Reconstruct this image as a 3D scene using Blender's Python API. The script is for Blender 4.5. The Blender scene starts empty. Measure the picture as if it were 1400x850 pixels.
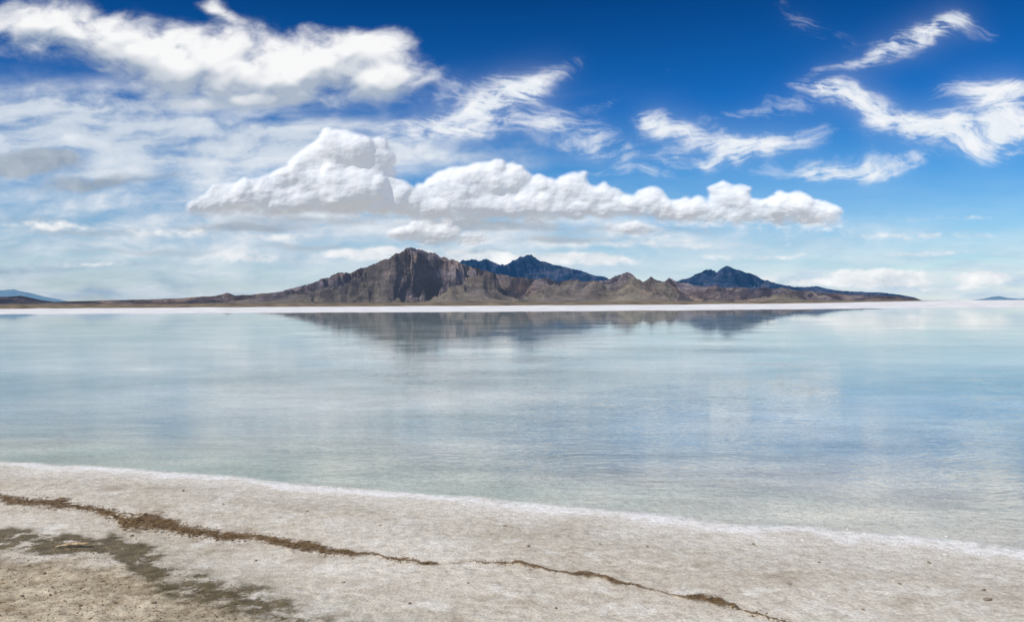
import bpy, math, random
import numpy as np
from mathutils import Matrix, Vector, Euler
random.seed(3); RNG=np.random.RandomState(7)
scene=bpy.context.scene
scene.view_settings.view_transform='Standard'
try: scene.view_settings.look='None'
except Exception: pass
scene.view_settings.exposure=0
F=1212.4; H=1.7
# ---------------------------------------------------------------- camera
cd=bpy.data.cameras.new("camera"); cam=bpy.data.objects.new("camera",cd)
scene.collection.objects.link(cam); scene.camera=cam
cd.sensor_width=36; cd.lens=36*F/1400; cd.clip_end=200000; cd.clip_start=0.1
cam.location=(0,0,H)
pitch=math.atan(12/F)
Rm=Matrix.Rotation(math.radians(90)-pitch,3,'X')@Matrix.Rotation(math.radians(-0.25),3,'Z')
cam.rotation_euler=Rm.to_euler()
R=np.array(Rm)
def pdir(px,py):
    px=np.asarray(px,float); py=np.asarray(py,float)
    c=np.stack([(px-700)/F,-(py-425)/F,-np.ones_like(px+py)],-1)
    return c@R.T
def project(x,y,z):
    d=np.stack([x,y,z-H],-1)@R
    w=np.maximum(-d[...,2],1e-3)
    return 700+F*d[...,0]/w, 425-F*d[...,1]/w
def ground_at(px,py,z=0.0):
    d=pdir(px,py); t=(z-H)/d[...,2]
    return d[...,0]*t,d[...,1]*t
# ---------------------------------------------------------------- noise
def mk(seed):
    r=np.random.RandomState(seed); p=r.permutation(256); p=np.concatenate([p,p,p])
    a=r.rand(256)*2*np.pi
    return p,np.cos(a),np.sin(a)
_T={}
def gn(x,y,seed=0):
    if seed not in _T: _T[seed]=mk(seed)
    p,gx,gy=_T[seed]
    xi=np.floor(x).astype(np.int64); yi=np.floor(y).astype(np.int64)
    fx=x-xi; fy=y-yi; xi&=255; yi&=255
    u=fx*fx*fx*(fx*(fx*6-15)+10); v=fy*fy*fy*(fy*(fy*6-15)+10)
    def g(ix,iy,dx,dy):
        h=p[p[ix]+iy]; return gx[h]*dx+gy[h]*dy
    a=g(xi,yi,fx,fy); b=g(xi+1,yi,fx-1,fy); c=g(xi,yi+1,fx,fy-1); d=g(xi+1,yi+1,fx-1,fy-1)
    return (a+(b-a)*u)*(1-v)+(c+(d-c)*u)*v
def fbm(x,y,o=5,seed=0,gain=.5,lac=2.03):
    s=0;a=1;t=0
    for i in range(o):
        s=s+a*gn(x+17.3*i,y-9.1*i,seed+i); t+=a; a*=gain; x=x*lac; y=y*lac
    return s/t*1.6
def ridged(x,y,o=6,seed=0,gain=.5,lac=2.1):
    s=0;a=1;t=0;w=1
    for i in range(o):
        n=1-np.abs(gn(x+11.3*i,y+5.7*i,seed+i))*2.0
        n=np.clip(n,0,1)**2
        s=s+a*n*w; w=np.clip(n*1.4,0.15,1); t+=a; a*=gain; x=x*lac; y=y*lac
    return s/t
def ss(a,b,x):
    t=np.clip((x-a)/(b-a),0,1); return t*t*(3-2*t)
def lerp(a,b,t): return a+(b-a)*t
def blur(a,s):
    n0,n1=a.shape; pad=int(s*3)+1
    b=np.pad(a,pad,mode='edge')
    f0=np.fft.fftfreq(b.shape[0])[:,None]; f1=np.fft.rfftfreq(b.shape[1])[None]
    g=np.exp(-2*np.pi**2*s*s*(f0**2+f1**2))
    return np.fft.irfft2(np.fft.rfft2(b)*g,s=b.shape)[pad:pad+n0,pad:pad+n1]
def biggest(keep,weight):
    n,m=keep.shape
    j,i=np.unravel_index(np.argmax(weight*keep),keep.shape); st=[(j,i)]
    K_=keep.tolist(); O=[[False]*m for _ in range(n)]; O[j][i]=True
    while st:
        j,i=st.pop()
        for dj,di in ((1,0),(-1,0),(0,1),(0,-1)):
            a,b=j+dj,i+di
            if 0<=a<n and 0<=b<m and K_[a][b] and not O[a][b]:
                O[a][b]=True; st.append((a,b))
    return np.array(O)
# ---------------------------------------------------------------- mesh helper
def grid_mesh(name,X,Y,Z,mat,attrs=None,keep=None,flip=False):
    n,m=X.shape
    co=np.stack([X,Y,Z],-1).reshape(-1,3)
    idx=np.arange(n*m).reshape(n,m)
    q=np.stack([idx[:-1,:-1],idx[:-1,1:],idx[1:,1:],idx[1:,:-1]],-1)
    if flip: q=q[...,::-1]
    if keep is not None:
        k=keep[:-1,:-1]&keep[1:,:-1]&keep[:-1,1:]&keep[1:,1:]
        q=q[k]
        used=np.zeros(n*m,bool); used[q.reshape(-1)]=True
        re=np.cumsum(used)-1; q=re[q]; co=co[used]
    else: used=np.ones(n*m,bool)
    q=q.reshape(-1,4)
    me=bpy.data.meshes.new(name)
    me.vertices.add(len(co)); me.vertices.foreach_set("co",co.astype(np.float32).ravel())
    me.loops.add(len(q)*4); me.loops.foreach_set("vertex_index",q.astype(np.int32).ravel())
    me.polygons.add(len(q)); me.polygons.foreach_set("loop_start",np.arange(0,len(q)*4,4,dtype=np.int32))
    try: me.polygons.foreach_set("loop_total",np.full(len(q),4,dtype=np.int32))
    except Exception: pass
    me.update(calc_edges=True)
    me.polygons.foreach_set("use_smooth",np.ones(len(q),bool))
    for k,v in (attrs or {}).items():
        if v.ndim==3:
            a=me.attributes.new(k,'FLOAT_COLOR','POINT')
            c=np.ones((n*m,4),np.float32); c[:,:3]=v.reshape(-1,3)
            a.data.foreach_set("color",c[used].ravel())
        else:
            a=me.attributes.new(k,'FLOAT','POINT')
            a.data.foreach_set("value",v.reshape(-1)[used].astype(np.float32))
    me.materials.append(mat)
    ob=bpy.data.objects.new(name,me); scene.collection.objects.link(ob)
    return ob
# ---------------------------------------------------------------- material helper
def newmat(name):
    m=bpy.data.materials.new(name); m.use_nodes=True
    m.node_tree.nodes.clear(); return m,m.node_tree
class NT:
    def __init__(s,t): s.t=t
    def n(s,typ,ins=None,**kw):
        nd=s.t.nodes.new(typ)
        for k,v in kw.items(): setattr(nd,k,v)
        for k,v in (ins or {}).items():
            if isinstance(v,bpy.types.NodeSocket): s.t.links.new(v,nd.inputs[k])
            else: nd.inputs[k].default_value=v
        return nd
    def m(s,op,a,b=0.0,c=None):
        i={0:a,1:b}
        if c is not None: i[2]=c
        return s.n('ShaderNodeMath',i,operation=op).outputs[0]
    def mixc(s,f,a,b,bt='MIX'):
        nd=s.n('ShaderNodeMix',data_type='RGBA',blend_type=bt)
        for k,v in ((0,f),(6,a),(7,b)):
            if isinstance(v,bpy.types.NodeSocket): s.t.links.new(v,nd.inputs[k])
            else: nd.inputs[k].default_value=v
        return nd.outputs[2]
    def attr(s,name): return s.n('ShaderNodeAttribute',attribute_name=name)
    def noise(s,vec,scale,detail=4,rough=.55):
        return s.n('ShaderNodeTexNoise',{'Vector':vec,'Scale':scale,'Detail':detail,'Roughness':rough}).outputs[0]
    def ramp(s,f,stops):
        nd=s.n('ShaderNodeValToRGB',{0:f}); e=nd.color_ramp.elements
        while len(e)<len(stops): e.new(.5)
        for el,(p,c) in zip(e,stops): el.position=p; el.color=(*c,1) if len(c)==3 else c
        return nd.outputs[0]
# ---------------------------------------------------------------- world + sun
SAZ=math.radians(-132); SEL=math.radians(46)
w=bpy.data.worlds.new("World"); scene.world=w; w.use_nodes=True
t=w.node_tree; t.nodes.clear(); N=NT(t)
sky=N.n('ShaderNodeTexSky',sky_type='NISHITA'); sky.sun_disc=False
sky.sun_elevation=SEL; sky.sun_rotation=SAZ%(2*math.pi); sky.altitude=1300; sky.air_density=1; sky.dust_density=.6; sky.ozone_density=2
tc=N.n('ShaderNodeTexCoord').outputs['Generated']
z=N.n('ShaderNodeSeparateXYZ',{0:tc}).outputs[2]
tint=N.ramp(z,[(0,(.88,.96,1.03)),(.06,(.58,.86,1.04)),(.14,(.19,.64,1.02)),(.22,(.04,.42,.90)),(.32,(.012,.24,.58)),(.7,(.22,.42,.72))])
col=N.mixc(1.0,sky.outputs[0],tint,'MULTIPLY')
bg=N.n('ShaderNodeBackground',{'Color':col,'Strength':.1})
N.n('ShaderNodeOutputWorld',{'Surface':bg.outputs[0]})
sd=bpy.data.lights.new("sun",'SUN'); sd.energy=4.2; sd.angle=math.radians(.5); sd.color=(1,.955,.88)
so=bpy.data.objects.new("sun",sd); scene.collection.objects.link(so)
tos=Vector((math.sin(SAZ)*math.cos(SEL),math.cos(SAZ)*math.cos(SEL),math.sin(SEL)))
so.rotation_euler=tos.to_track_quat('Z','Y').to_euler(); so.location=(0,0,30)
# ---------------------------------------------------------------- sky dome (high cirrus and haze)
def axis(lo,hi,vlo,vhi,step):
    a=np.arange(vlo,vhi+step,step); L=[];x=vlo;s=step
    while x>lo: s*=1.25; x-=s; L.append(x)
    Rr=[];x=a[-1];s=step
    while x<hi: s*=1.25; x+=s; Rr.append(x)
    return np.array(L[::-1]+list(a)+Rr)
ax=axis(-1100,2500,-60,1460,1.25)
ay=axis(-900,419,-40,418,1.2); ay=ay[ay<=421]
PX,PY=np.meshgrid(ax,ay)
def ell(L,x,y,p=1.0):
    s=np.zeros_like(x)
    for (cx,cy,rx,ry,ang,wt) in L:
        a=math.radians(ang); dx=x-cx; dy=y-cy
        u=(dx*math.cos(a)-dy*math.sin(a))/rx; v=(dx*math.sin(a)+dy*math.cos(a))/ry
        s=s+wt*np.exp(-(u*u+v*v)*1.1)
    return s
wx=PX+34*fbm(PX/150,PY/80,3,20)+7*fbm(PX/38,PY/28,4,25)
wy=PY+20*fbm(PX/130,PY/80,3,30)+5*fbm(PX/36,PY/26,4,35)
cxw=PX+32*fbm(PX/150,PY/85,2,220)+9*fbm(PX/40,PY/26,3,225); cyw=PY+24*fbm(PX/130,PY/75,2,230)+6.5*fbm(PX/40,PY/26,3,235)
puffL=[(10,30,75,32,0,.8),(20,68,60,14,0,.5),(95,42,75,32,0,.95),(185,72,85,36,-8,1.05),(165,30,50,16,-15,.5),(290,105,95,40,0,1.05),(330,70,75,28,0,.75),(400,95,75,34,5,.95),(470,88,65,38,5,.95),(545,102,62,32,-5,1.15),
 (480,60,70,18,5,.65),(288,12,14,30,15,.8),(295,42,30,20,0,.55),(235,60,50,20,-6,.6),(140,142,120,18,0,.45),(400,134,120,14,0,.6)]
wispL=[(1245,62,76,20,22,.8),(1290,45,42,15,25,1.0),(1180,82,70,9,15,.5),(1100,20,100,24,-25,.3),(640,150,100,32,20,.7),(715,128,36,19,10,1.25),(690,145,55,16,20,.45),(560,178,90,18,5,.7),(600,120,80,16,10,.3),
 (960,185,70,15,-12,.7),(900,172,36,16,-30,1.0),(1040,198,68,17,8,1.25),(1000,215,90,11,5,.55),(1150,231,80,12,3,1.15),(1240,230,60,10,12,.6),(1060,152,130,11,5,.4),
 (820,205,100,15,-5,.6),(780,182,70,11,0,.5),(1300,190,150,20,0,.45),(780,90,110,14,30,.18),(1330,90,70,14,10,.2),(700,178,100,20,10,.65),
 (1350,122,46,17,0,1.5),(1385,160,64,28,0,1.15),(1290,172,78,23,-12,1.0),(1145,130,52,15,-8,1.2),(1205,152,60,16,-20,.9),(1250,168,70,16,-10,.6),(850,120,120,12,20,.2),(870,235,120,12,0,.4),(1360,40,60,14,20,.2)]
hazeL=[(60,185,260,54,0,1.0),(330,178,210,30,0,.6),(40,140,220,24,0,.5),(430,205,210,30,0,.6),(150,310,330,80,0,.58),(620,215,150,24,0,.4),(640,320,460,44,0,.7),(400,290,200,30,0,.6),(200,235,230,30,0,.45),(1000,330,400,22,0,.3),(330,128,280,22,0,.45)]
def streak(x,y,a,sx,sy,seed,o=6,g=.5):
    a=math.radians(a); u=x*math.cos(a)-y*math.sin(a); v=x*math.sin(a)+y*math.cos(a)
    return fbm(u/sx,v/sy,o,seed,g)
st=streak(cxw,cyw,14,95,17,40); st2=streak(cxw,cyw,-14,100,18,50)
sel=ss(-.3,.3,fbm(PX/260,PY/160,2,60)); st=st*(1-sel)+st2*sel
fine=streak(cxw,cyw,10,46,4.6,70,5,.58); fine2=streak(cxw,cyw,-12,50,4.6,76,5,.58); fine=fine*(1-sel)+fine2*sel
stH=streak(PX+.6*(wx-PX),PY+.6*(wy-PY),3,125,32,45,6,.52)
iso=fbm(wx/62,wy/38,7,80,.57)
isoc=fbm(cxw/40,cyw/25,7,84,.62)
fp=ell(puffL,wx,wy); fw=ell(wispL,cxw,cyw); fh=ell(hazeL,PX+.5*(wx-PX),PY+.5*(wy-PY))
dn=fp*(1.0+.6*iso)+.46*iso+.12*fine
aP=ss(.12,1.40,dn)*ss(.04,.40,fp)
wv_=fw*(.98+1.1*st+1.1*fine+1.5*isoc)
aW=1-np.exp(-np.maximum(wv_-.20,0)**1.4*1.35)
aW=.76*aW+.18*blur(aW,5)+.26*blur(aW,16)
aH=np.clip(fh*(.86+.95*stH+.55*iso+.10*fine),0,.96)*.93
up=ss(-40,-400,PY)
far=np.clip(.28*(iso+st)+.1,0,1)*up
edgef=ss(2500,1900,PX)*ss(-1100,-500,PX)*ss(-900,-450,PY)
lowv=ss(285,405,PY)*.68+ss(200,300,PY)*.10
band=streak(wx,wy,1,220,16,90); 
bandn=fbm(wx/90,PY/20,6,92,.55)
aL=np.clip(lowv*(1+.9*band+.2*fine),0,.93)
lowL=[(1205,374,66,10,0,1.4),(1180,386,45,7,0,.9),(1250,384,36,6,0,.8),(1345,380,36,10,0,1.4),(1100,385,60,6,0,.7),(340,354,50,8,0,.85),(320,345,26,5,0,.7),(680,356,130,9,0,1.2),(500,347,70,9,0,.9),(800,356,60,8,0,.9),(590,345,60,8,0,.7),(230,318,120,10,0,.5),(60,308,90,9,0,.6),(900,335,200,7,0,.6),(1250,322,150,7,0,.5),
 (1290,345,120,5,0,.5),(1030,350,90,6,0,.6),(130,365,100,6,0,.4),(960,305,200,9,0,.4),(380,325,60,7,0,.6),(1320,300,120,5,0,.35),(1040,378,60,5,0,.6),(1270,394,90,4,0,.5)]
aS=ss(.20,.85,ell(lowL,PX+.4*(wx-PX),PY+.35*(wy-PY))*(1+.8*iso+.9*fbm(PX/20,PY/9,5,95)))
greyL=[(35,228,70,17,4,1.3),(80,222,40,10,-10,.6),(125,252,85,10,6,1.2),(210,240,40,7,0,.6),(130,318,150,10,0,.6),(350,313,90,7,0,1.05),(420,300,120,8,0,.7),(200,345,160,8,0,.5),(50,300,90,9,0,.5),(640,345,60,6,0,.6),(420,338,90,7,0,.6),(100,380,160,8,0,.4),(640,308,110,10,0,1.0),(760,330,120,7,0,.7),(880,312,180,9,0,.6),(1130,395,90,4,0,.3)]
aG=ss(.2,1.0,ell(greyL,PX+.5*(wx-PX),PY+.5*(wy-PY))*(1+1.0*iso+.6*bandn))*.85
def over(c,a,c2,a2):
    ao=a2+a*(1-a2); 
    cc=(c2*a2[...,None]+c*(a*(1-a2))[...,None])/np.maximum(ao,1e-4)[...,None]
    return cc,ao
def C(*v): return np.array(v,float)[None,None]
sh=np.clip(.5+iso*1.0,0,1)[...,None]; shb=np.clip(.5+bandn*1.1,0,1)[...,None]; shH=np.clip(.5+.7*stH+.4*iso,0,1)[...,None]
gl=ss(750,0,PX)[...,None]
c=lerp(C(.43,.59,.76),C(.74,.81,.87),shb); a=aL.copy()
c=c*(1-gl)+lerp(C(.29,.41,.56),C(.62,.70,.78),shb)*gl
c,a=over(c,a,lerp(C(.36,.48,.64),C(.88,.91,.94),shH),aH)
c,a=over(c,a,lerp(C(.27,.33,.41),C(.46,.52,.59),sh),aG)
c,a=over(c,a,lerp(C(.58,.65,.73),C(1.0,1.0,1.0),sh),aS*.92)
c,a=over(c,a,lerp(C(.70,.79,.89),C(.96,.97,.98),np.clip(.6+isoc,0,1)[...,None]),np.clip(aW,0,.93))
dnb=blur(np.clip(dn,-1,2.2)*ss(0,.3,fp),2.5); dnB=blur(dnb,8)
lit=np.clip(.62+1.1*(dnb-np.roll(dnb,6,0))+1.3*(dnB-np.roll(dnB,14,0))+.28*iso,0,1)[...,None]  # sunlit tops and shaded undersides painted into the puff tone
c,a=over(c,a,lerp(C(.42,.49,.59),C(.97,.97,.97),lit),aP*.97)
c,a=over(c,a,C(.9,.93,.97)*np.ones_like(c),far)
a=a*edgef
m,tt=newmat("sky_cirrus"); n=NT(tt)
em=n.n('ShaderNodeEmission',{'Color':n.attr('tone').outputs['Color'],'Strength':1.0})
tr=n.n('ShaderNodeBsdfTransparent')
mx=n.n('ShaderNodeMixShader',{0:n.attr('cover').outputs['Fac'],1:tr.outputs[0],2:em.outputs[0]})
n.n('ShaderNodeOutputMaterial',{'Surface':mx.outputs[0]}); m.cycles.emission_sampling='NONE'
d=pdir(PX,PY); d/=np.linalg.norm(d,axis=-1,keepdims=True); RS=60000.
o=grid_mesh("sky",d[...,0]*RS,d[...,1]*RS,d[...,2]*RS+H,m,{'tone':c,'cover':a})
o["kind"]="structure"
# ---------------------------------------------------------------- cumulus clouds (relief meshes lit by the sun, scattered light added as emission)
mc,tt=newmat("cumulus"); n=NT(tt)
df=n.n('ShaderNodeBsdfDiffuse',{'Color':(.99,.99,.99,1)})
tl=n.n('ShaderNodeBsdfTranslucent',{'Color':(.9,.92,.95,1)})
m1=n.n('ShaderNodeMixShader',{0:.06,1:df.outputs[0],2:tl.outputs[0]})
em=n.n('ShaderNodeEmission',{'Color':(.73,.79,.88,1),'Strength':1.12})
m2=n.n('ShaderNodeMixShader',{0:.37,1:m1.outputs[0],2:em.outputs[0]})
tr=n.n('ShaderNodeBsdfTransparent')
mx=n.n('ShaderNodeMixShader',{0:n.attr('cover').outputs['Fac'],1:tr.outputs[0],2:m2.outputs[0]})
n.n('ShaderNodeOutputMaterial',{'Surface':mx.outputs[0]}); mc.cycles.emission_sampling='NONE'
def cumulus(blobs,base,seed,dist,label,step=.9,dens=1.0,amax=1.0,rmin=3.0):
    r=np.random.RandomState(seed)
    x0=min(b[0]-b[2] for b in blobs)-60; x1=max(b[0]+b[2] for b in blobs)+60
    y0=min(b[1]-b[3] for b in blobs)-34; y1=base+50
    gx=np.arange(x0,x1,step); gy=np.arange(y0,y1,step)
    X,Y=np.meshgrid(gx,gy)
    WX=X+6*fbm(X/36,Y/26,3,seed+1)+1.4*fbm(X/9,Y/8,3,seed+5); WY=Y+5*fbm(X/34,Y/24,3,seed+9)+1.4*fbm(X/9,Y/8,3,seed+13)
    S=[]; h=np.zeros_like(X)
    for (cx,cy,rx,ry) in blobs:
        e=1-((WX-cx)/(rx*.9))**2-((WY-cy)/(ry*.85))**2
        h=np.maximum(h,np.sqrt(np.maximum(e,0))*ry*.85)
        k=int(max(5,rx/ry*6)*dens)
        for i in range(k):
            q=math.sqrt(r.rand())*.95; th=r.rand()*2*math.pi
            rad=ry*(.26+.46*r.rand())*(1.15-.5*q)
            sx=cx+q*rx*.88*math.cos(th); sy=cy+q*ry*.8*math.sin(th)
            sy=min(sy,base-rad*.4)
            S.append((sx,sy,math.sqrt(1-q*q)*ry*.5,rad,0))
    out=list(S); cur=S
    for lev in (1,2):
        nx=[]
        for (sx,sy,sz,rad,_) in cur:
            for j in range(6 if lev==1 else 3):
                v=r.normal(size=3); v/=np.linalg.norm(v); v[2]=abs(v[2]); 
                if v[1]>.3: v[1]*=-.6
                r2=rad*(.34+.34*r.rand())
                nx.append((sx+v[0]*rad*.8,min(sy+v[1]*rad*.8,base-r2*.3),sz+v[2]*rad*.55,r2,lev))
        out+=nx; cur=nx
    for (sx,sy,sz,rad,_) in out:
        if rad<rmin: continue
        i0=int((sx-rad-14-x0)/step); i1=int((sx+rad+14-x0)/step)+1; j0=int((sy-rad-14-y0)/step); j1=int((sy+rad+14-y0)/step)+1
        i0=max(i0,0); j0=max(j0,0)
        sl=(slice(j0,j1),slice(i0,i1))
        d2=rad*rad-(WX[sl]-sx)**2-(WY[sl]-sy)**2
        h[sl]=np.maximum(h[sl],np.where(d2>0,sz+np.sqrt(np.maximum(d2,0)),0))
    cov=(h>0).astype(float)
    bs=blur(cov,3.0/step); bb=blur(cov,8.5/step)
    low=ss(base-30,base,Y+9*fbm(X/40,Y/16,3,seed+40))
    nz=fbm(X/28,Y/13,6,seed+50,.57)
    thick=1-np.exp(-blur(h,2.4/step)/6.0)
    al_top=ss(.18,1.0,bs+.38*nz)*lerp(.40,1,thick)
    al_low=ss(.12,1.0,bb+.75*nz)*.95
    al=lerp(al_top,al_low,low)
    hs=blur(h,2.1/step); hb=blur(h,8/step)
    hh=.50*hs+.50*hb
    hh=lerp(hh,hb,.6*low)+(1.8*fbm(X/18,Y/12,5,seed+60,.5))*np.clip(bs,0,1)
    hh=hh-8*ss(base-24,base+6,Y+5*fbm(X/26,Y/14,3,seed+70))*np.clip(bs,0,1)
    al=np.clip(al,0,1)*amax
    D=pdir(X,Y); D/=np.linalg.norm(D,axis=-1,keepdims=True)
    rr=dist-hh*dist/F*.68
    kp=biggest(al>.012,blur(al,6))
    ob=grid_mesh("cloud",D[...,0]*rr,D[...,1]*rr,D[...,2]*rr+H,mc,{'cover':al},keep=kp,flip=False)
    ob["label"]=label; ob["category"]="cloud"; ob["group"]="cumulus clouds above the mountains"
    return ob
cumulus([(472,213,62,36),(508,222,38,34),(432,222,38,22),(415,242,52,24),(385,252,50,17),(336,266,62,22),(290,283,44,13),(400,276,115,22),(485,262,76,38),(548,274,48,24),(585,283,38,17)],304,101,27000,"tall white domed cumulus cloud with grey flat base",rmin=3.8)
cumulus([(620,252,44,28),(662,240,34,24),(694,249,38,25),(742,260,34,19),(782,254,30,23),(818,268,42,17),(610,276,70,22),(640,280,95,26),(740,284,95,20),(850,282,70,17),(890,270,28,17),(915,286,66,16)],311,202,28000,"long bank of billowing white cumulus cloud with grey underside",rmin=3.2)
cumulus([(945,285,48,14),(998,270,34,20),(1032,284,38,13),(1080,281,40,23),(1128,289,30,15),(990,296,92,12),(1070,296,62,13)],312,303,28500,"low ragged white cumulus cloud trailing off in puffs")
cumulus([(556,320,34,13),(590,319,46,18),(642,327,40,10)],337,404,31000,"small bright white puff of cumulus cloud")
cumulus([(868,314,50,11),(903,317,24,7)],327,505,31000,"small flat white cumulus cloud puff",amax=.9)
cumulus([(1115,302,38,11),(1137,300,18,10)],314,606,31000,"small white cloud puff under longer cloud bank")
# ---------------------------------------------------------------- mountains
def mountain_mat(name,dark,mid,light,haze,hz,flat=None,bd=60.,rust=0.0):
    m,tt=newmat(name); n=NT(tt)
    pos=n.n('ShaderNodeNewGeometry').outputs['Position']
    P=n.n('ShaderNodeMapping',{'Vector':pos,'Rotation':(0,0,.6),'Scale':(1,1,3.2)}).outputs[0]
    nz=n.noise(P,.0016,8,.64); n2=n.noise(P,.006,6,.72)
    f=n.m('ADD',n.m('MULTIPLY',nz,.55),n.m('MULTIPLY',n2,.45))
    col=n.ramp(f,[(.42,dark),(.49,mid),(.55,light),(.63,tuple(min(1,x*1.5) for x in light))])
    tn=n.ramp(n.noise(P,.0009,5,.6),[(.40,(.86,.88,1.10)),(.50,(1,.97,1.02)),(.62,(1+.30*rust,1.0,1-.26*rust))])
    col=n.mixc(1.,col,tn,'MULTIPLY')
    h=n.attr('gully_shade').outputs['Fac']
    col=n.mixc(h,n.mixc(.85,col,(dark[0]*.4,dark[1]*.4,dark[2]*.55,1)),col)  # shade between the ridges painted into the rock colour
    ft=n.attr('foot').outputs['Fac']
    fl=flat or light
    fcol=n.ramp(n.noise(P,.004,6,.7),[(.35,tuple(x*.45 for x in fl)),(.5,fl),(.65,tuple(x*1.5 for x in fl))])
    col=n.mixc(ft,col,fcol)
    bmp=n.n('ShaderNodeBump',{'Height':n.noise(pos,.012,8,.72),'Strength':1.0,'Distance':bd})
    df=n.n('ShaderNodeBsdfDiffuse',{'Color':col,'Normal':bmp.outputs[0],'Roughness':.6})
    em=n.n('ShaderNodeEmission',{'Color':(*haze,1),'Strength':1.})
    mx=n.n('ShaderNodeMixShader',{0:hz,1:df.outputs[0],2:em.outputs[0]})  # aerial haze painted on as a constant emission mix
    n.n('ShaderNodeOutputMaterial',{'Surface':mx.outputs[0]}); m.cycles.emission_sampling='NONE'
    return m
def mountain(sky_pts,r0,rr,rb,mat,seed,amp=.55,step=1.0,rough=1.0,rows=240,spur=420.,an=1.0):
    pts=np.array(sky_pts,float); xs=np.arange(pts[0,0],pts[-1,0]+step,step)
    sk=np.interp(xs,pts[:,0],pts[:,1])
    hgt=np.clip((413-sk)/30,0,1.3)
    sk=sk+rough*(1.6*fbm(xs/18,xs*0+seed,5,seed)-1.6*(ridged(xs/23,xs*0+seed+.3,5,seed+5)-.42)+1.0*fbm(xs/4,xs*0+3,3,seed+7))*hgt
    d=pdir(xs,sk); hd=np.hypot(d[:,0],d[:,1]); te=d[:,2]/hd; sa=d[:,0]/hd; ca=d[:,1]/hd
    te=np.maximum(te,0)
    rs=np.concatenate([np.linspace(r0,rr,int(rows*.85)),np.linspace(rr,rb,int(rows*.15))[1:]])
    Rr,TE=np.meshgrid(rs,te,indexing='ij'); SA=np.broadcast_to(sa,Rr.shape); CA=np.broadcast_to(ca,Rr.shape)
    X=Rr*SA; Y=Rr*CA
    tq=np.clip((Rr-r0)/(rr-r0),0,1); bk=np.clip((Rr-rr)/(rb-rr),0,1)
    wxx=X+420*fbm(X/1300,Y/1300,4,seed+20); wyy=Y+420*fbm(X/1300,Y/1300,4,seed+24)
    ra=.5; rx_=wxx*math.cos(ra)+wyy*math.sin(ra); ry_=-wxx*math.sin(ra)+wyy*math.cos(ra)
    rg=ridged(rx_/(spur*1.6),ry_/(spur*1.6*an),7,seed+30,.62)
    rg2=ridged(wxx/(spur*3.2),wyy/(spur*3.2),5,seed+44,.5)
    hn=np.hanning(121)/np.hanning(121).sum()
    teb=np.convolve(np.pad(te,60,mode='edge'),hn,'valid')[:len(te)]
    Zr=rr*TE; Zs=rr*np.broadcast_to(teb,Rr.shape)
    tz=tq**1.45
    base=Zs*(.12*tq+.88*tz)*(1-ss(.55,1,tq))+Zr*(.12*tq+.88*tz)*ss(.55,1,tq)
    env=ss(0,.22,tq)*(1-ss(.90,1,tq)*.9)
    Z=base*(1-env*amp*.74)+env*amp*(rg-.30)*1.8*np.maximum(Zs,Zr*.6)*(.4+.75*tq)+env*amp*1.9*(rg2-.30)*Zs
    cap=Rr*TE*(.985)
    Z=np.where(tq<.995,np.minimum(Z,cap),Z)
    Z=np.maximum(Z,0)*(1-bk)-bk*20
    Z=Z+H-2.0
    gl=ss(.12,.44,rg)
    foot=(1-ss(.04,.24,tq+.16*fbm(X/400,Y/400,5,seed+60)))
    ob=grid_mesh("mountain",X,Y,Z,mat,{'gully_shade':gl,'foot':foot})
    ob["kind"]="structure"; return ob
front=[(-60,415.5),(80,412),(150,410),(200,409),(250,407),(290,404.5),(303,402),(312,400),(322,404),(340,403),(370,400),(388,397),(400,394),(420,388),(440,381),(460,376),(480,371),(500,364),(512,359),(525,353),(533,352),(540,346),(548,344),(555,340),(563,340),(570,343),(580,345),(590,346),(600,351),(612,355),(622,357),(630,359),(640,363),(655,367),(668,370),(680,373),(700,377),(730,381),(745,380),(760,384),(785,382),(800,384),(830,382),(843,377),(850,373),(857,370),(863,372),(872,381),(880,384),(890,379),(898,384),(908,386),(915,378),(925,385),(940,387),(950,390),(965,392),(980,391),(995,394),(1010,392),(1030,394),(1045,392),(1060,394),(1070,393),(1090,396),(1110,398),(1130,400),(1160,402),(1200,403),(1230,405),(1255,408),(1262,411),(1300,412)]
back=[(600,398),(612,380),(622,362),(632,354.5),(645,352),(655,355),(664,352),(675,358),(690,363),(700,358),(712,353),(720,349),(727,349),(738,356),(745,356),(755,360),(765,362),(780,366),(800,371),(815,376),(826,377),(838,383),(860,388),(890,389),(915,387),(928,384),(945,378),(958,371),(966,366.5),(972,366),(980,372),(986,367),(993,362),(998,363),(1008,368),(1018,371),(1030,375),(1042,380),(1055,385),(1070,388.5),(1085,391),(1100,392),(1115,391),(1130,394),(1150,397),(1175,398.5),(1205,399.5),(1230,402),(1250,406),(1262,411)]
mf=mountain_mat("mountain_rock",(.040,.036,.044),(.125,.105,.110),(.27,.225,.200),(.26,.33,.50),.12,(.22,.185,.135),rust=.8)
mb=mountain_mat("mountain_cloud_shaded_rock",(.012,.024,.042),(.028,.048,.078),(.085,.09,.115),(.05,.19,.46),.24)  # cloud shadow on the back range put into its dark blue colour
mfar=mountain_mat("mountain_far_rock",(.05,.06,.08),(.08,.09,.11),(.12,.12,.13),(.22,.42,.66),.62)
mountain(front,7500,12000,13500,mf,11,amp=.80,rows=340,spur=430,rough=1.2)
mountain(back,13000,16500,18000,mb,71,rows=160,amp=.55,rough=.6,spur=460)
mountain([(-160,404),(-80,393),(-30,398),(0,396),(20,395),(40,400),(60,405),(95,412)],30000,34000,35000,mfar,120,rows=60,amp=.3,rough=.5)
mlow=mountain_mat("mountain_low_rock",(.035,.025,.022),(.07,.045,.04),(.12,.08,.06),(.18,.3,.5),.15)
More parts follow.
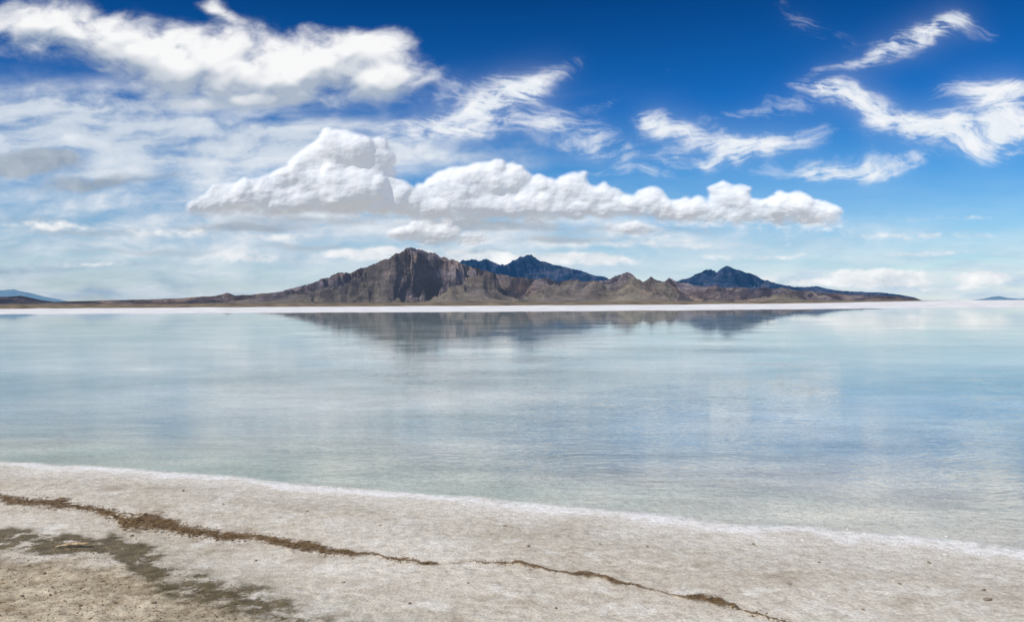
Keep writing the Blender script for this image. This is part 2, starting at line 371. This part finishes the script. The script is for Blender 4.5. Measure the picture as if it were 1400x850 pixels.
mountain([(-140,412),(-60,403),(-20,405),(10,405),(28,403.5),(45,407),(58,410),(90,414)],9000,9600,10000,mlow,140,rows=60,amp=.3,rough=.5)
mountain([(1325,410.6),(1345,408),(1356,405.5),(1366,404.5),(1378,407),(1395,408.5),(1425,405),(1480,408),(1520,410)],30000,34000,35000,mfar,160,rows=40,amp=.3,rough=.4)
# ---------------------------------------------------------------- ground sheet
dpx=np.concatenate([np.arange(620,455,-6),np.arange(455,24,-.8),np.arange(24,2,-.22),np.array([2,1.7,1.4,1.1,.8,.5,.3,.15,.08,.045])])
ys=H/(dpx/F); ys=np.concatenate([[-40,-15,-5,0,1.5,2.6],ys])
ud=np.arange(-.66,.66,.00105); ex=[];s=.00105;x=ud[-1]
while x<10: s*=1.35; x+=s; ex.append(x)
ex=np.array(ex); uu=np.concatenate([-ex[::-1],ud,ex])
GY,GU=np.meshgrid(ys,uu,indexing='ij')
GX=GU*np.maximum(GY,3.0)
px,py=project(GX,GY,np.zeros_like(GX))
okp=GY>2.0
px=np.where(okp,px,700); py=np.where(okp,py,1200)
shore=np.array([(-700,612),(-300,620),(0,632),(130,638),(250,648),(400,662),(520,672),(640,681),(800,697),(900,706),(1050,718),(1200,732),(1300,742),(1400,755),(1800,812),(2400,900)],float)
sy=np.interp(px,shore[:,0],shore[:,1])
mpp=np.clip(GY,3,60)**2/(H*F)
nshore=fbm(GX*.9,GY*.9,6,300,.6)
s=(py-sy)*mpp*.85
s=np.where(GY<2.6,6,s)+nshore*.15
fb=fbm(GX*2.2,GY*2.2,6,310); fb2=fbm(GX*11,GY*11,4,320); fb3=fbm(GX*.5,GY*.5,4,330)
Zl=.0100*np.clip(s,0,8)
Zw=-.010*np.clip(-s,0,1.5)-.03*np.clip(-s-1.5,0,6)
Z=np.where(s>0,Zl,Zw)
Z=Z+(.003*fb2+.004*fb)*ss(.0,.7,s)+.010*fb3*ss(.5,2,s)+.0014*fb2*ss(-1,0,s)
lb=np.array([(-400,742),(0,757),(120,766),(180,775),(230,800),(320,828),(400,852),(520,900)],float)
ly=np.interp(px,lb[:,0],lb[:,1])
brown=ss(-10,22,py-ly+16*fbm(GX*2.5,GY*2.5,5,340,.6))*ss(520,300,px)
Z+=brown*(.016*fbm(GX*5,GY*5,5,350)+.008)
crk=np.array([(-300,640,3),(0,681,4.8),(20,685,5.8),(40,690,6),(90,692,5.6),(130,697,5.6),(150,703,7.4),(165,712,10),(200,716,11),(240,724,8),(300,733,6),(350,738,5.2),(400,748,6),(450,755,6),(490,760,3),(515,761,1.0),(540,765,4.2),(580,770,3),(605,772,.6),(640,771,.7),(655,771,2.8),(690,772,4),(715,774,3.6),(750,780,2.2),(800,788,2.8),(850,797,2.8),(890,807,1.5),(905,812,.7),(930,819,.9),(945,821,3),(980,827,5),(1003,833,4),(1015,838,2),(1035,845,3.8),(1060,850,3.4),(1100,864,3),(1200,890,2)],float)
cy=np.interp(px,crk[:,0],crk[:,1]); cw=np.interp(px,crk[:,0],crk[:,2])
def jag(x,y): return fbm(x*2.4,y*.5+5,5,360)*7.0+fbm(x*9,y*4,4,366)*3.6
def frag(x,y,p): 
    g=fbm(x*3.1+4,y*.7,4,372); return lerp(1.0,.40+.6*ss(-.25,.12,g),ss(520,680,p))
dc=np.abs(py-cy-jag(GX,GY))
thick=cw*(.25+1.6*np.clip(.5+1.2*fbm(GX*3.4,GY*.9,5,370),0.05,1.4))*frag(GX,GY,px)
crack=(1-ss(.30,1.30,dc/np.maximum(thick,.3)+.9*fbm(GX*14,GY*14,4,376)))*np.clip(thick/1.1,0,1)
halo=np.exp(-(dc/(thick*2.2+2))**2)
Z+=crack*(.006+.006*fb2)*(GY<20)
fs=np.array([(-900,437),(0,430),(350,428),(700,426.4),(1050,423.5),(1400,420),(2300,411)],float)
fy=np.interp(px,fs[:,0],fs[:,1])+.7*fbm(px/60,px*0,4,380)
farland=ss(1.0,-1.0,py-fy)*(GY>40)
Z=np.where(GY>40,lerp(Z,.05,farland),Z)
Z=np.where(GY>2000,-.4,Z)
fs2=np.array([(-900,428),(0,422.2),(300,420.2),(700,417.8),(900,416.6),(1100,414.6),(1240,412.0),(1300,410),(2300,400)],float)
f2=np.interp(px,fs2[:,0],fs2[:,1])+.5*fbm(px/50,py/2,4,390)
scrub=ss(.6,-.6,py-f2)*(GY>40)
def K(*v): return np.array(v)[None,None]
n1=np.clip(.5+.8*fb,0,1)[...,None]; n2=np.clip(.5+1.1*fb3,0,1)[...,None]; n3=np.clip(.5+fb2,0,1)[...,None]
alb=lerp(K(.50,.44,.345),K(.75,.69,.58),.5*n1+.5*n2)
alb=alb*(0.87+.26*n3)
streaks=np.clip(.5+1.4*fbm(GX*.7+GY*.2,GY*1.8,5,400,.5),0,1)[...,None]
alb=lerp(alb,K(.84,.79,.70),.50*streaks)
mott=ss(.08,.55,fbm(GX*1.2,GY*1.9,7,404,.60))[...,None]
alb=lerp(alb,K(.38,.31,.21),.52*mott)
mot2=ss(.08,.40,fbm(GX*3.0,GY*3.6,7,408,.60))[...,None]
alb=lerp(alb,K(.91,.88,.81),.48*mot2)
wet=np.exp(-((s-.60-.3*fb3)/.35)**2)[...,None]
alb=alb*(1-.12*wet)
rim=.09+.13*fbm(GX*1.7,GY*1.7,5,406,.6)
broad=(ss(.0,.1,s)*(1-ss(.12,.8,s+.5*fb)))[...,None]
alb=lerp(alb,K(.84,.81,.75),broad*.38)
crust=np.clip((ss(-.14,.02,s+.05*fb)*(1-ss(rim,rim*2.2+.06,s)))[...,None],0,1)
crust=crust*np.clip(.90+.7*fbm(GX*3,GY*3,4,414),.4,1)[...,None]
alb=lerp(alb,K(.97,.96,.94),crust*(.62+.36*n3))
bsand=lerp(K(.24,.17,.09),K(.74,.64,.46),np.clip(n1*.8+n3*.7-.28,0,1))
alb=lerp(alb,bsand,brown[...,None]*.88)
dk=ell([(20,738,100,14,-3,1.2),(105,750,75,11,-5,1.1),(60,752,95,11,0,.7)],px,py)
bl=np.array([(150,748),(175,763),(200,780),(230,797),(275,810),(330,828),(400,850),(470,880)],float)
bx=np.interp(px,bl[:,0],bl[:,1]); rag=fbm(GX*6,GY*6,6,412,.7)
bandm=np.exp(-((py-bx+12*fb)/np.interp(px,[150,220,330,500],[17,28,20,30]))**2)*ss(130,170,px)*ss(640,360,px)
dk2=np.exp(-((py-bx+6)/38)**2)*ss(180,230,px)*ss(720,440,px)
dkm=np.clip(ss(.20,1.05,(dk+bandm*1.15)*(1.0+1.5*fb+2.3*rag)),0,1)[...,None]
alb=lerp(alb,K(.31,.275,.20),np.clip(dk2*.72*(.8+1.3*rag),0,1)[...,None])
alb=lerp(alb,lerp(K(.075,.060,.030),K(.18,.14,.07),n3),dkm*.92)
alb=lerp(alb,alb*K(.80,.72,.60),np.clip(halo*(.6+.8*fb),0,1)[...,None]*.5*(GY<20)[...,None])
alb=lerp(alb,lerp(K(.085,.052,.024),K(.19,.115,.052),n3),np.clip(crack,0,1)[...,None]*.93)
sp=(ss(.45,.75,fbm(GX*19,GY*19,2,410))*ss(.0,.35,fb+.2+brown*.6))[...,None]*ss(.7,1.5,s)[...,None]
alb=lerp(alb,K(.20,.15,.09),sp*(.30+.55*brown[...,None]))
dp=np.clip(-s,0,40)
bed=lerp(K(.72,.67,.58),K(.58,.57,.52),ss(.0,2.4,dp)[...,None])
bed=lerp(bed,K(.50,.54,.55),ss(1.8,7,dp)[...,None])
bp=np.clip(.5+1.6*fbm(GX*.12,GY*.16,6,420,.6),0,1)[...,None]
bed=lerp(bed*K(.56,.72,.75),bed*1.22,bp)
bed=bed*(.84+.32*np.clip(.5+fbm(GX*.7,GY*1.6,4,430),0,1)[...,None])
wm=ss(.0,-.16,s)[...,None]
alb=lerp(alb,bed,wm)
salt=lerp(K(.74,.74,.75),K(.90,.90,.90),np.clip(.5+fbm(px/30,py/1.5,4,440),0,1)[...,None])
alb=lerp(alb,salt,farland[...,None])
scr=lerp(K(.10,.075,.05),K(.30,.24,.16),np.clip(.5+1.2*fbm(px/22,py/.9,4,450),0,1)[...,None])
alb=lerp(alb,scr,scrub[...,None])
wetm=np.clip(ss(.35,-.02,s),0,1)*(GY<40)
mg,tt=newmat("salt_shore"); n=NT(tt)
P=n.n('ShaderNodeNewGeometry').outputs['Position']
colr=n.attr('albedo').outputs['Color']
g1=n.noise(P,60,6,.7); g2=n.noise(P,190,3,.6); g3=n.noise(P,14,6,.65)
gv=n.ramp(g1,[(.30,(.60,.56,.50)),(.5,(1,1,1)),(.72,(1.18,1.18,1.15))])
colr=n.mixc(1.,colr,gv,'MULTIPLY')
gv2=n.ramp(g3,[(.3,(.78,.74,.68)),(.5,(1,1,1)),(.7,(1.12,1.12,1.11))])
colr=n.mixc(1.,colr,gv2,'MULTIPLY')
vo=n.n('ShaderNodeTexVoronoi',{'Vector':P,'Scale':34.}); 
pk=n.ramp(vo.outputs['Distance'],[(.06,(1,1,1)),(.13,(0,0,0))])
pc=n.ramp(n.n('ShaderNodeSeparateColor',{0:vo.outputs['Color']}).outputs[0],[(.78,(0,0,0)),(.80,(1,1,1))])
colr=n.mixc(n.m('MULTIPLY',n.m('MULTIPLY',pk,pc),.6),colr,(.15,.11,.07,1))
hh=n.m('ADD',n.m('MULTIPLY',g1,.6),n.m('ADD',n.m('MULTIPLY',g2,.25),n.m('MULTIPLY',g3,1.6)))
bm=n.n('ShaderNodeBump',{'Height':hh,'Strength':1.,'Distance':.010})
rgh=n.m('SUBTRACT',.95,n.m('MULTIPLY',n.attr('wet').outputs['Fac'],.35))
bs=n.n('ShaderNodeBsdfPrincipled',{'Base Color':colr,'Roughness':rgh,'Normal':bm.outputs[0],'Specular IOR Level':.25})
n.n('ShaderNodeOutputMaterial',{'Surface':bs.outputs[0]})
g=grid_mesh("ground",GX,GY,Z,mg,{'albedo':np.clip(alb,0,1),'wet':wetm},flip=False)
g["kind"]="structure"
# ---------------------------------------------------------------- water
mw,tt=newmat("lake_water"); n=NT(tt)
P=n.n('ShaderNodeNewGeometry').outputs['Position']
wrp=n.n('ShaderNodeTexNoise',{'Vector':P,'Scale':.35,'Detail':2.}).outputs['Color']
PW_=n.n('ShaderNodeVectorMath',{0:P,1:n.n('ShaderNodeVectorMath',{0:wrp,3:1.6},operation='SCALE').outputs[0]},operation='ADD').outputs[0]
mp=n.n('ShaderNodeMapping',{'Vector':PW_,'Rotation':(0,0,math.radians(-14)),'Scale':(1.5,3.8,1)}).outputs[0]
wv=n.noise(mp,2.5,2,.5)
mp2=n.n('ShaderNodeMapping',{'Vector':P,'Rotation':(0,0,math.radians(14)),'Scale':(.4,1.1,1)}).outputs[0]
wv2=n.noise(mp2,1.0,2,.5)
pt=n.ramp(n.noise(n.n('ShaderNodeMapping',{'Vector':P,'Scale':(.13,.18,1)}).outputs[0],1.,3,.5),[(.40,(.25,.25,.25)),(.60,(1,1,1))])
yy_=n.n('ShaderNodeSeparateXYZ',{0:P}).outputs[1]
att=n.m('ADD',.010,n.m('DIVIDE',1.0,n.m('ADD',1.0,n.m('POWER',n.m('DIVIDE',n.m('MAXIMUM',yy_,0.),17.),2.0))))
edge=n.ramp(n.attr('depth').outputs['Fac'],[(.0,(.25,.25,.25)),(.3,(1,1,1))])
hgt=n.m('MULTIPLY',n.m('MULTIPLY',att,edge),n.m('ADD',n.m('MULTIPLY',n.m('MULTIPLY',wv,pt),.75),n.m('MULTIPLY',wv2,.14)))
bm=n.n('ShaderNodeBump',{'Height':hgt,'Strength':1.,'Distance':.018})
fr=n.n('ShaderNodeFresnel',{'IOR':1.39,'Normal':bm.outputs[0]})
gs=n.n('ShaderNodeBsdfGlossy',{'Color':(1,.995,.985,1),'Roughness':.007,'Normal':bm.outputs[0]})
tr=n.n('ShaderNodeBsdfTransparent',{'Color':(.95,.975,.975,1)})
shal=n.ramp(n.attr('depth').outputs['Fac'],[(.0,(.35,.35,.35)),(.25,(.91,.91,.91))])
mx=n.n('ShaderNodeMixShader',{0:n.m('MULTIPLY',fr.outputs[0],shal),1:tr.outputs[0],2:gs.outputs[0]})
n.n('ShaderNodeOutputMaterial',{'Surface':mx.outputs[0]})
wyv=np.concatenate([[-10,2],np.arange(4,16,.12),[17,19,22,35,60,100,160,250,400,600.]]); wu=np.concatenate([[-6,-4,-2,-1.2],np.linspace(-.8,.8,161),[1.2,2,4,6]])
WY_,WU=np.meshgrid(wyv,wu,indexing='ij'); WX_=WU*np.maximum(WY_,4)
wpx,wpy=project(WX_,WY_,np.zeros_like(WX_))
wd=(np.interp(wpx,shore[:,0],shore[:,1])-wpy)*np.clip(WY_,3,60)**2/(H*F)*.85
wd=np.where(WY_<3,0,wd)
depth=np.clip(wd/8.,0,1)          # distance from the shore, 8 m = full
wo=grid_mesh("water",WX_,WY_,np.zeros_like(WX_),mw,{'depth':depth}); wo["kind"]="structure"
# ---------------------------------------------------------------- debris stuff along the line
def zat(x,y):
    iy=int(np.clip(np.searchsorted(ys,y),1,len(ys)-1)); u=x/max(y,3.0); iu=int(np.clip(np.searchsorted(uu,u),1,len(uu)-1))
    return float(Z[iy,iu])
def plainmat(name,c1,c2,scale,rough=.9):
    m,tt=newmat(name); n=NT(tt)
    P=n.n('ShaderNodeTexCoord').outputs['Object']
    nz=n.noise(P,scale,5,.65)
    bs=n.n('ShaderNodeBsdfPrincipled',{'Base Color':n.ramp(nz,[(.35,c1),(.65,c2)]),'Roughness':rough,'Specular IOR Level':.2,
      'Normal':n.n('ShaderNodeBump',{'Height':nz,'Strength':.6,'Distance':.004}).outputs[0]})
    n.n('ShaderNodeOutputMaterial',{'Surface':bs.outputs[0]}); return m
mdeb=plainmat("dried_weed",(.060,.038,.018),(.28,.18,.085),30)
V=[];Fc=[]
oct_f=[(0,2,4),(2,1,4),(1,3,4),(3,0,4),(2,0,5),(1,2,5),(3,1,5),(0,3,5)]
def chip(gx,gy,zz,L,flat,tilt):
    A=Matrix.Rotation(random.uniform(0,6.28),3,'Z')@Matrix.Rotation(random.gauss(0,tilt),3,'X')@Matrix.Rotation(random.gauss(0,tilt),3,'Y')
    sc=(L*random.uniform(.6,1.4),L*random.uniform(.2,.8),L*random.uniform(.4,1)*flat); b=len(V)
    for v in [(1,0,0),(-1,0,0),(0,1,0),(0,-1,0),(0,0,1),(0,0,-1)]:
        p=A@Vector([v[i]*sc[i]*random.uniform(.6,1.2) for i in range(3)])
        V.append((gx+p.x,gy+p.y,zz+sc[2]*.4+p.z))
    Fc.extend([tuple(b+i for i in f) for f in oct_f])
for k in range(9500):
    x_=random.uniform(-20,1100); w_=np.interp(x_,crk[:,0],crk[:,2])
    if random.random()>w_/7: continue
    y_=np.interp(x_,crk[:,0],crk[:,1])
    gx,gy=map(float,ground_at(x_,y_))
    if random.random()>float(frag(np.array([gx]),np.array([gy]),x_)[0])+.04: continue
    j=float(jag(np.array([gx]),np.array([gy]))[0])
    yy=y_+j+random.gauss(0,w_*.6)
    gx,gy=map(float,ground_at(x_,yy))
    chip(gx,gy,zat(gx,gy),random.uniform(.003,.013)*(.6+w_/8),.25,.12)
for k in range(4200):
    x_=random.uniform(-30,360); yy=random.uniform(725,856)
    lyy=np.interp(x_,lb[:,0],lb[:,1])
    if yy<lyy-26 or random.random()>.6: continue
    gx,gy=map(float,ground_at(x_,yy)); chip(gx,gy,zat(gx,gy),random.uniform(.002,.010),.5,.3)
me=bpy.data.meshes.new("dried_weed_debris"); me.from_pydata(V,[],Fc); me.materials.append(mdeb)
o=bpy.data.objects.new("dried_weed_debris",me); scene.collection.objects.link(o); o["kind"]="stuff"
# ---------------------------------------------------------------- pebbles
import bmesh
mpeb=plainmat("pebble_stone",(.16,.12,.08),(.36,.30,.22),60)
mpeb2=plainmat("salt_lump_crust",(.6,.59,.56),(.85,.84,.82),80)
def pebmesh(seed,mat):
    bm=bmesh.new(); bmesh.ops.create_icosphere(bm,subdivisions=3,radius=1)
    r=np.random.RandomState(seed); o3=r.rand(3)*50
    from mathutils import noise as mn
    for v in bm.verts:
        p=v.co.copy(); k=1+.45*mn.noise(p*1.1+Vector(o3))+.18*mn.noise(p*3+Vector(o3)); v.co=Vector((p.x*1.25,p.y*.85,p.z*.55))*k
    me=bpy.data.meshes.new("pebble"); bm.to_mesh(me); bm.free(); me.materials.append(mat)
    for p in me.polygons: p.use_smooth=True
    return me
PM=[pebmesh(i,mpeb) for i in range(4)]; PW=[pebmesh(i+10,mpeb2) for i in range(3)]
spots=[(970,820,.016),(1350,822,.018),(1345,808,.012),(885,748,.012),(722,748,.014),(1120,770,.010),(1030,745,.012),(640,800,.008),(520,720,.010),(420,700,.010),(305,690,.010),(250,672,.014),(820,745,.010),(760,835,.009),(1230,800,.010),(1180,835,.008),(560,830,.010),(470,800,.009),(350,770,.009),(1080,800,.009),(1270,770,.012),(690,720,.012),(180,735,.012),(75,700,.012),(60,790,.014),(140,800,.012),(30,820,.012),(210,830,.012),(110,835,.010)]
for (x_,y_,r_) in spots:
    gx,gy=map(float,ground_at(x_,y_)); ob=bpy.data.objects.new("pebble",random.choice(PM)); scene.collection.objects.link(ob)
    ob.location=(gx,gy,zat(gx,gy)+r_*.25); ob.scale=(r_,r_,r_); ob.rotation_euler=(0,0,random.uniform(0,6))
    ob["label"]="small brown pebble lying on the salt shore"; ob["category"]="pebble"; ob["group"]="pebbles scattered on the salt shore"
for k in range(14):
    x_=random.uniform(-10,1400); y_=float(np.interp(x_,shore[:,0],shore[:,1]))+random.gauss(4,7)
    r_=random.uniform(.008,.016)
    gx,gy=map(float,ground_at(x_,y_)); ob=bpy.data.objects.new("salt_lump",random.choice(PW)); scene.collection.objects.link(ob)
    ob.location=(gx,gy,max(zat(gx,gy),-.01)+r_*.1); ob.scale=(r_,r_,r_*.8); ob.rotation_euler=(0,0,random.uniform(0,6))
    ob["label"]="small white lump of salt crust at the water's edge"; ob["category"]="salt lump"; ob["group"]="salt lumps along the waterline"
# ---------------------------------------------------------------- driftwood
mwd=plainmat("bleached_wood",(.30,.20,.10),(.62,.50,.33),40)
bm=bmesh.new(); rings=[]
L=.22
for i in range(15):
    tpos=i/14; rad=.016*(math.sin(math.pi*min(max(tpos,.06),.94))**.5)*(1+.25*math.sin(i*1.7)); cx=(tpos-.5)*L; cyy=.022*math.sin(tpos*4.2); cz=.012+.014*tpos
    rings.append([bm.verts.new((cx+.003*math.sin(j*2.3+i),cyy+rad*math.cos(j*.628)*(1+.15*math.sin(j*3)),cz+rad*.75*math.sin(j*.628))) for j in range(10)])
for a_,b_ in zip(rings[:-1],rings[1:]):
    for j in range(10): bm.faces.new((a_[j],a_[(j+1)%10],b_[(j+1)%10],b_[j]))
bm.faces.new(rings[0][::-1]); bm.faces.new(rings[-1])
me=bpy.data.meshes.new("driftwood"); bm.to_mesh(me); bm.free(); me.materials.append(mwd)
for p in me.polygons: p.use_smooth=True
o=bpy.data.objects.new("driftwood",me); scene.collection.objects.link(o)
gx,gy=map(float,ground_at(100,752)); o.location=(gx,gy,zat(gx,gy)+.003); o.rotation_euler=(0,0,.25)
o["label"]="short bleached piece of driftwood on dark mud"; o["category"]="driftwood"
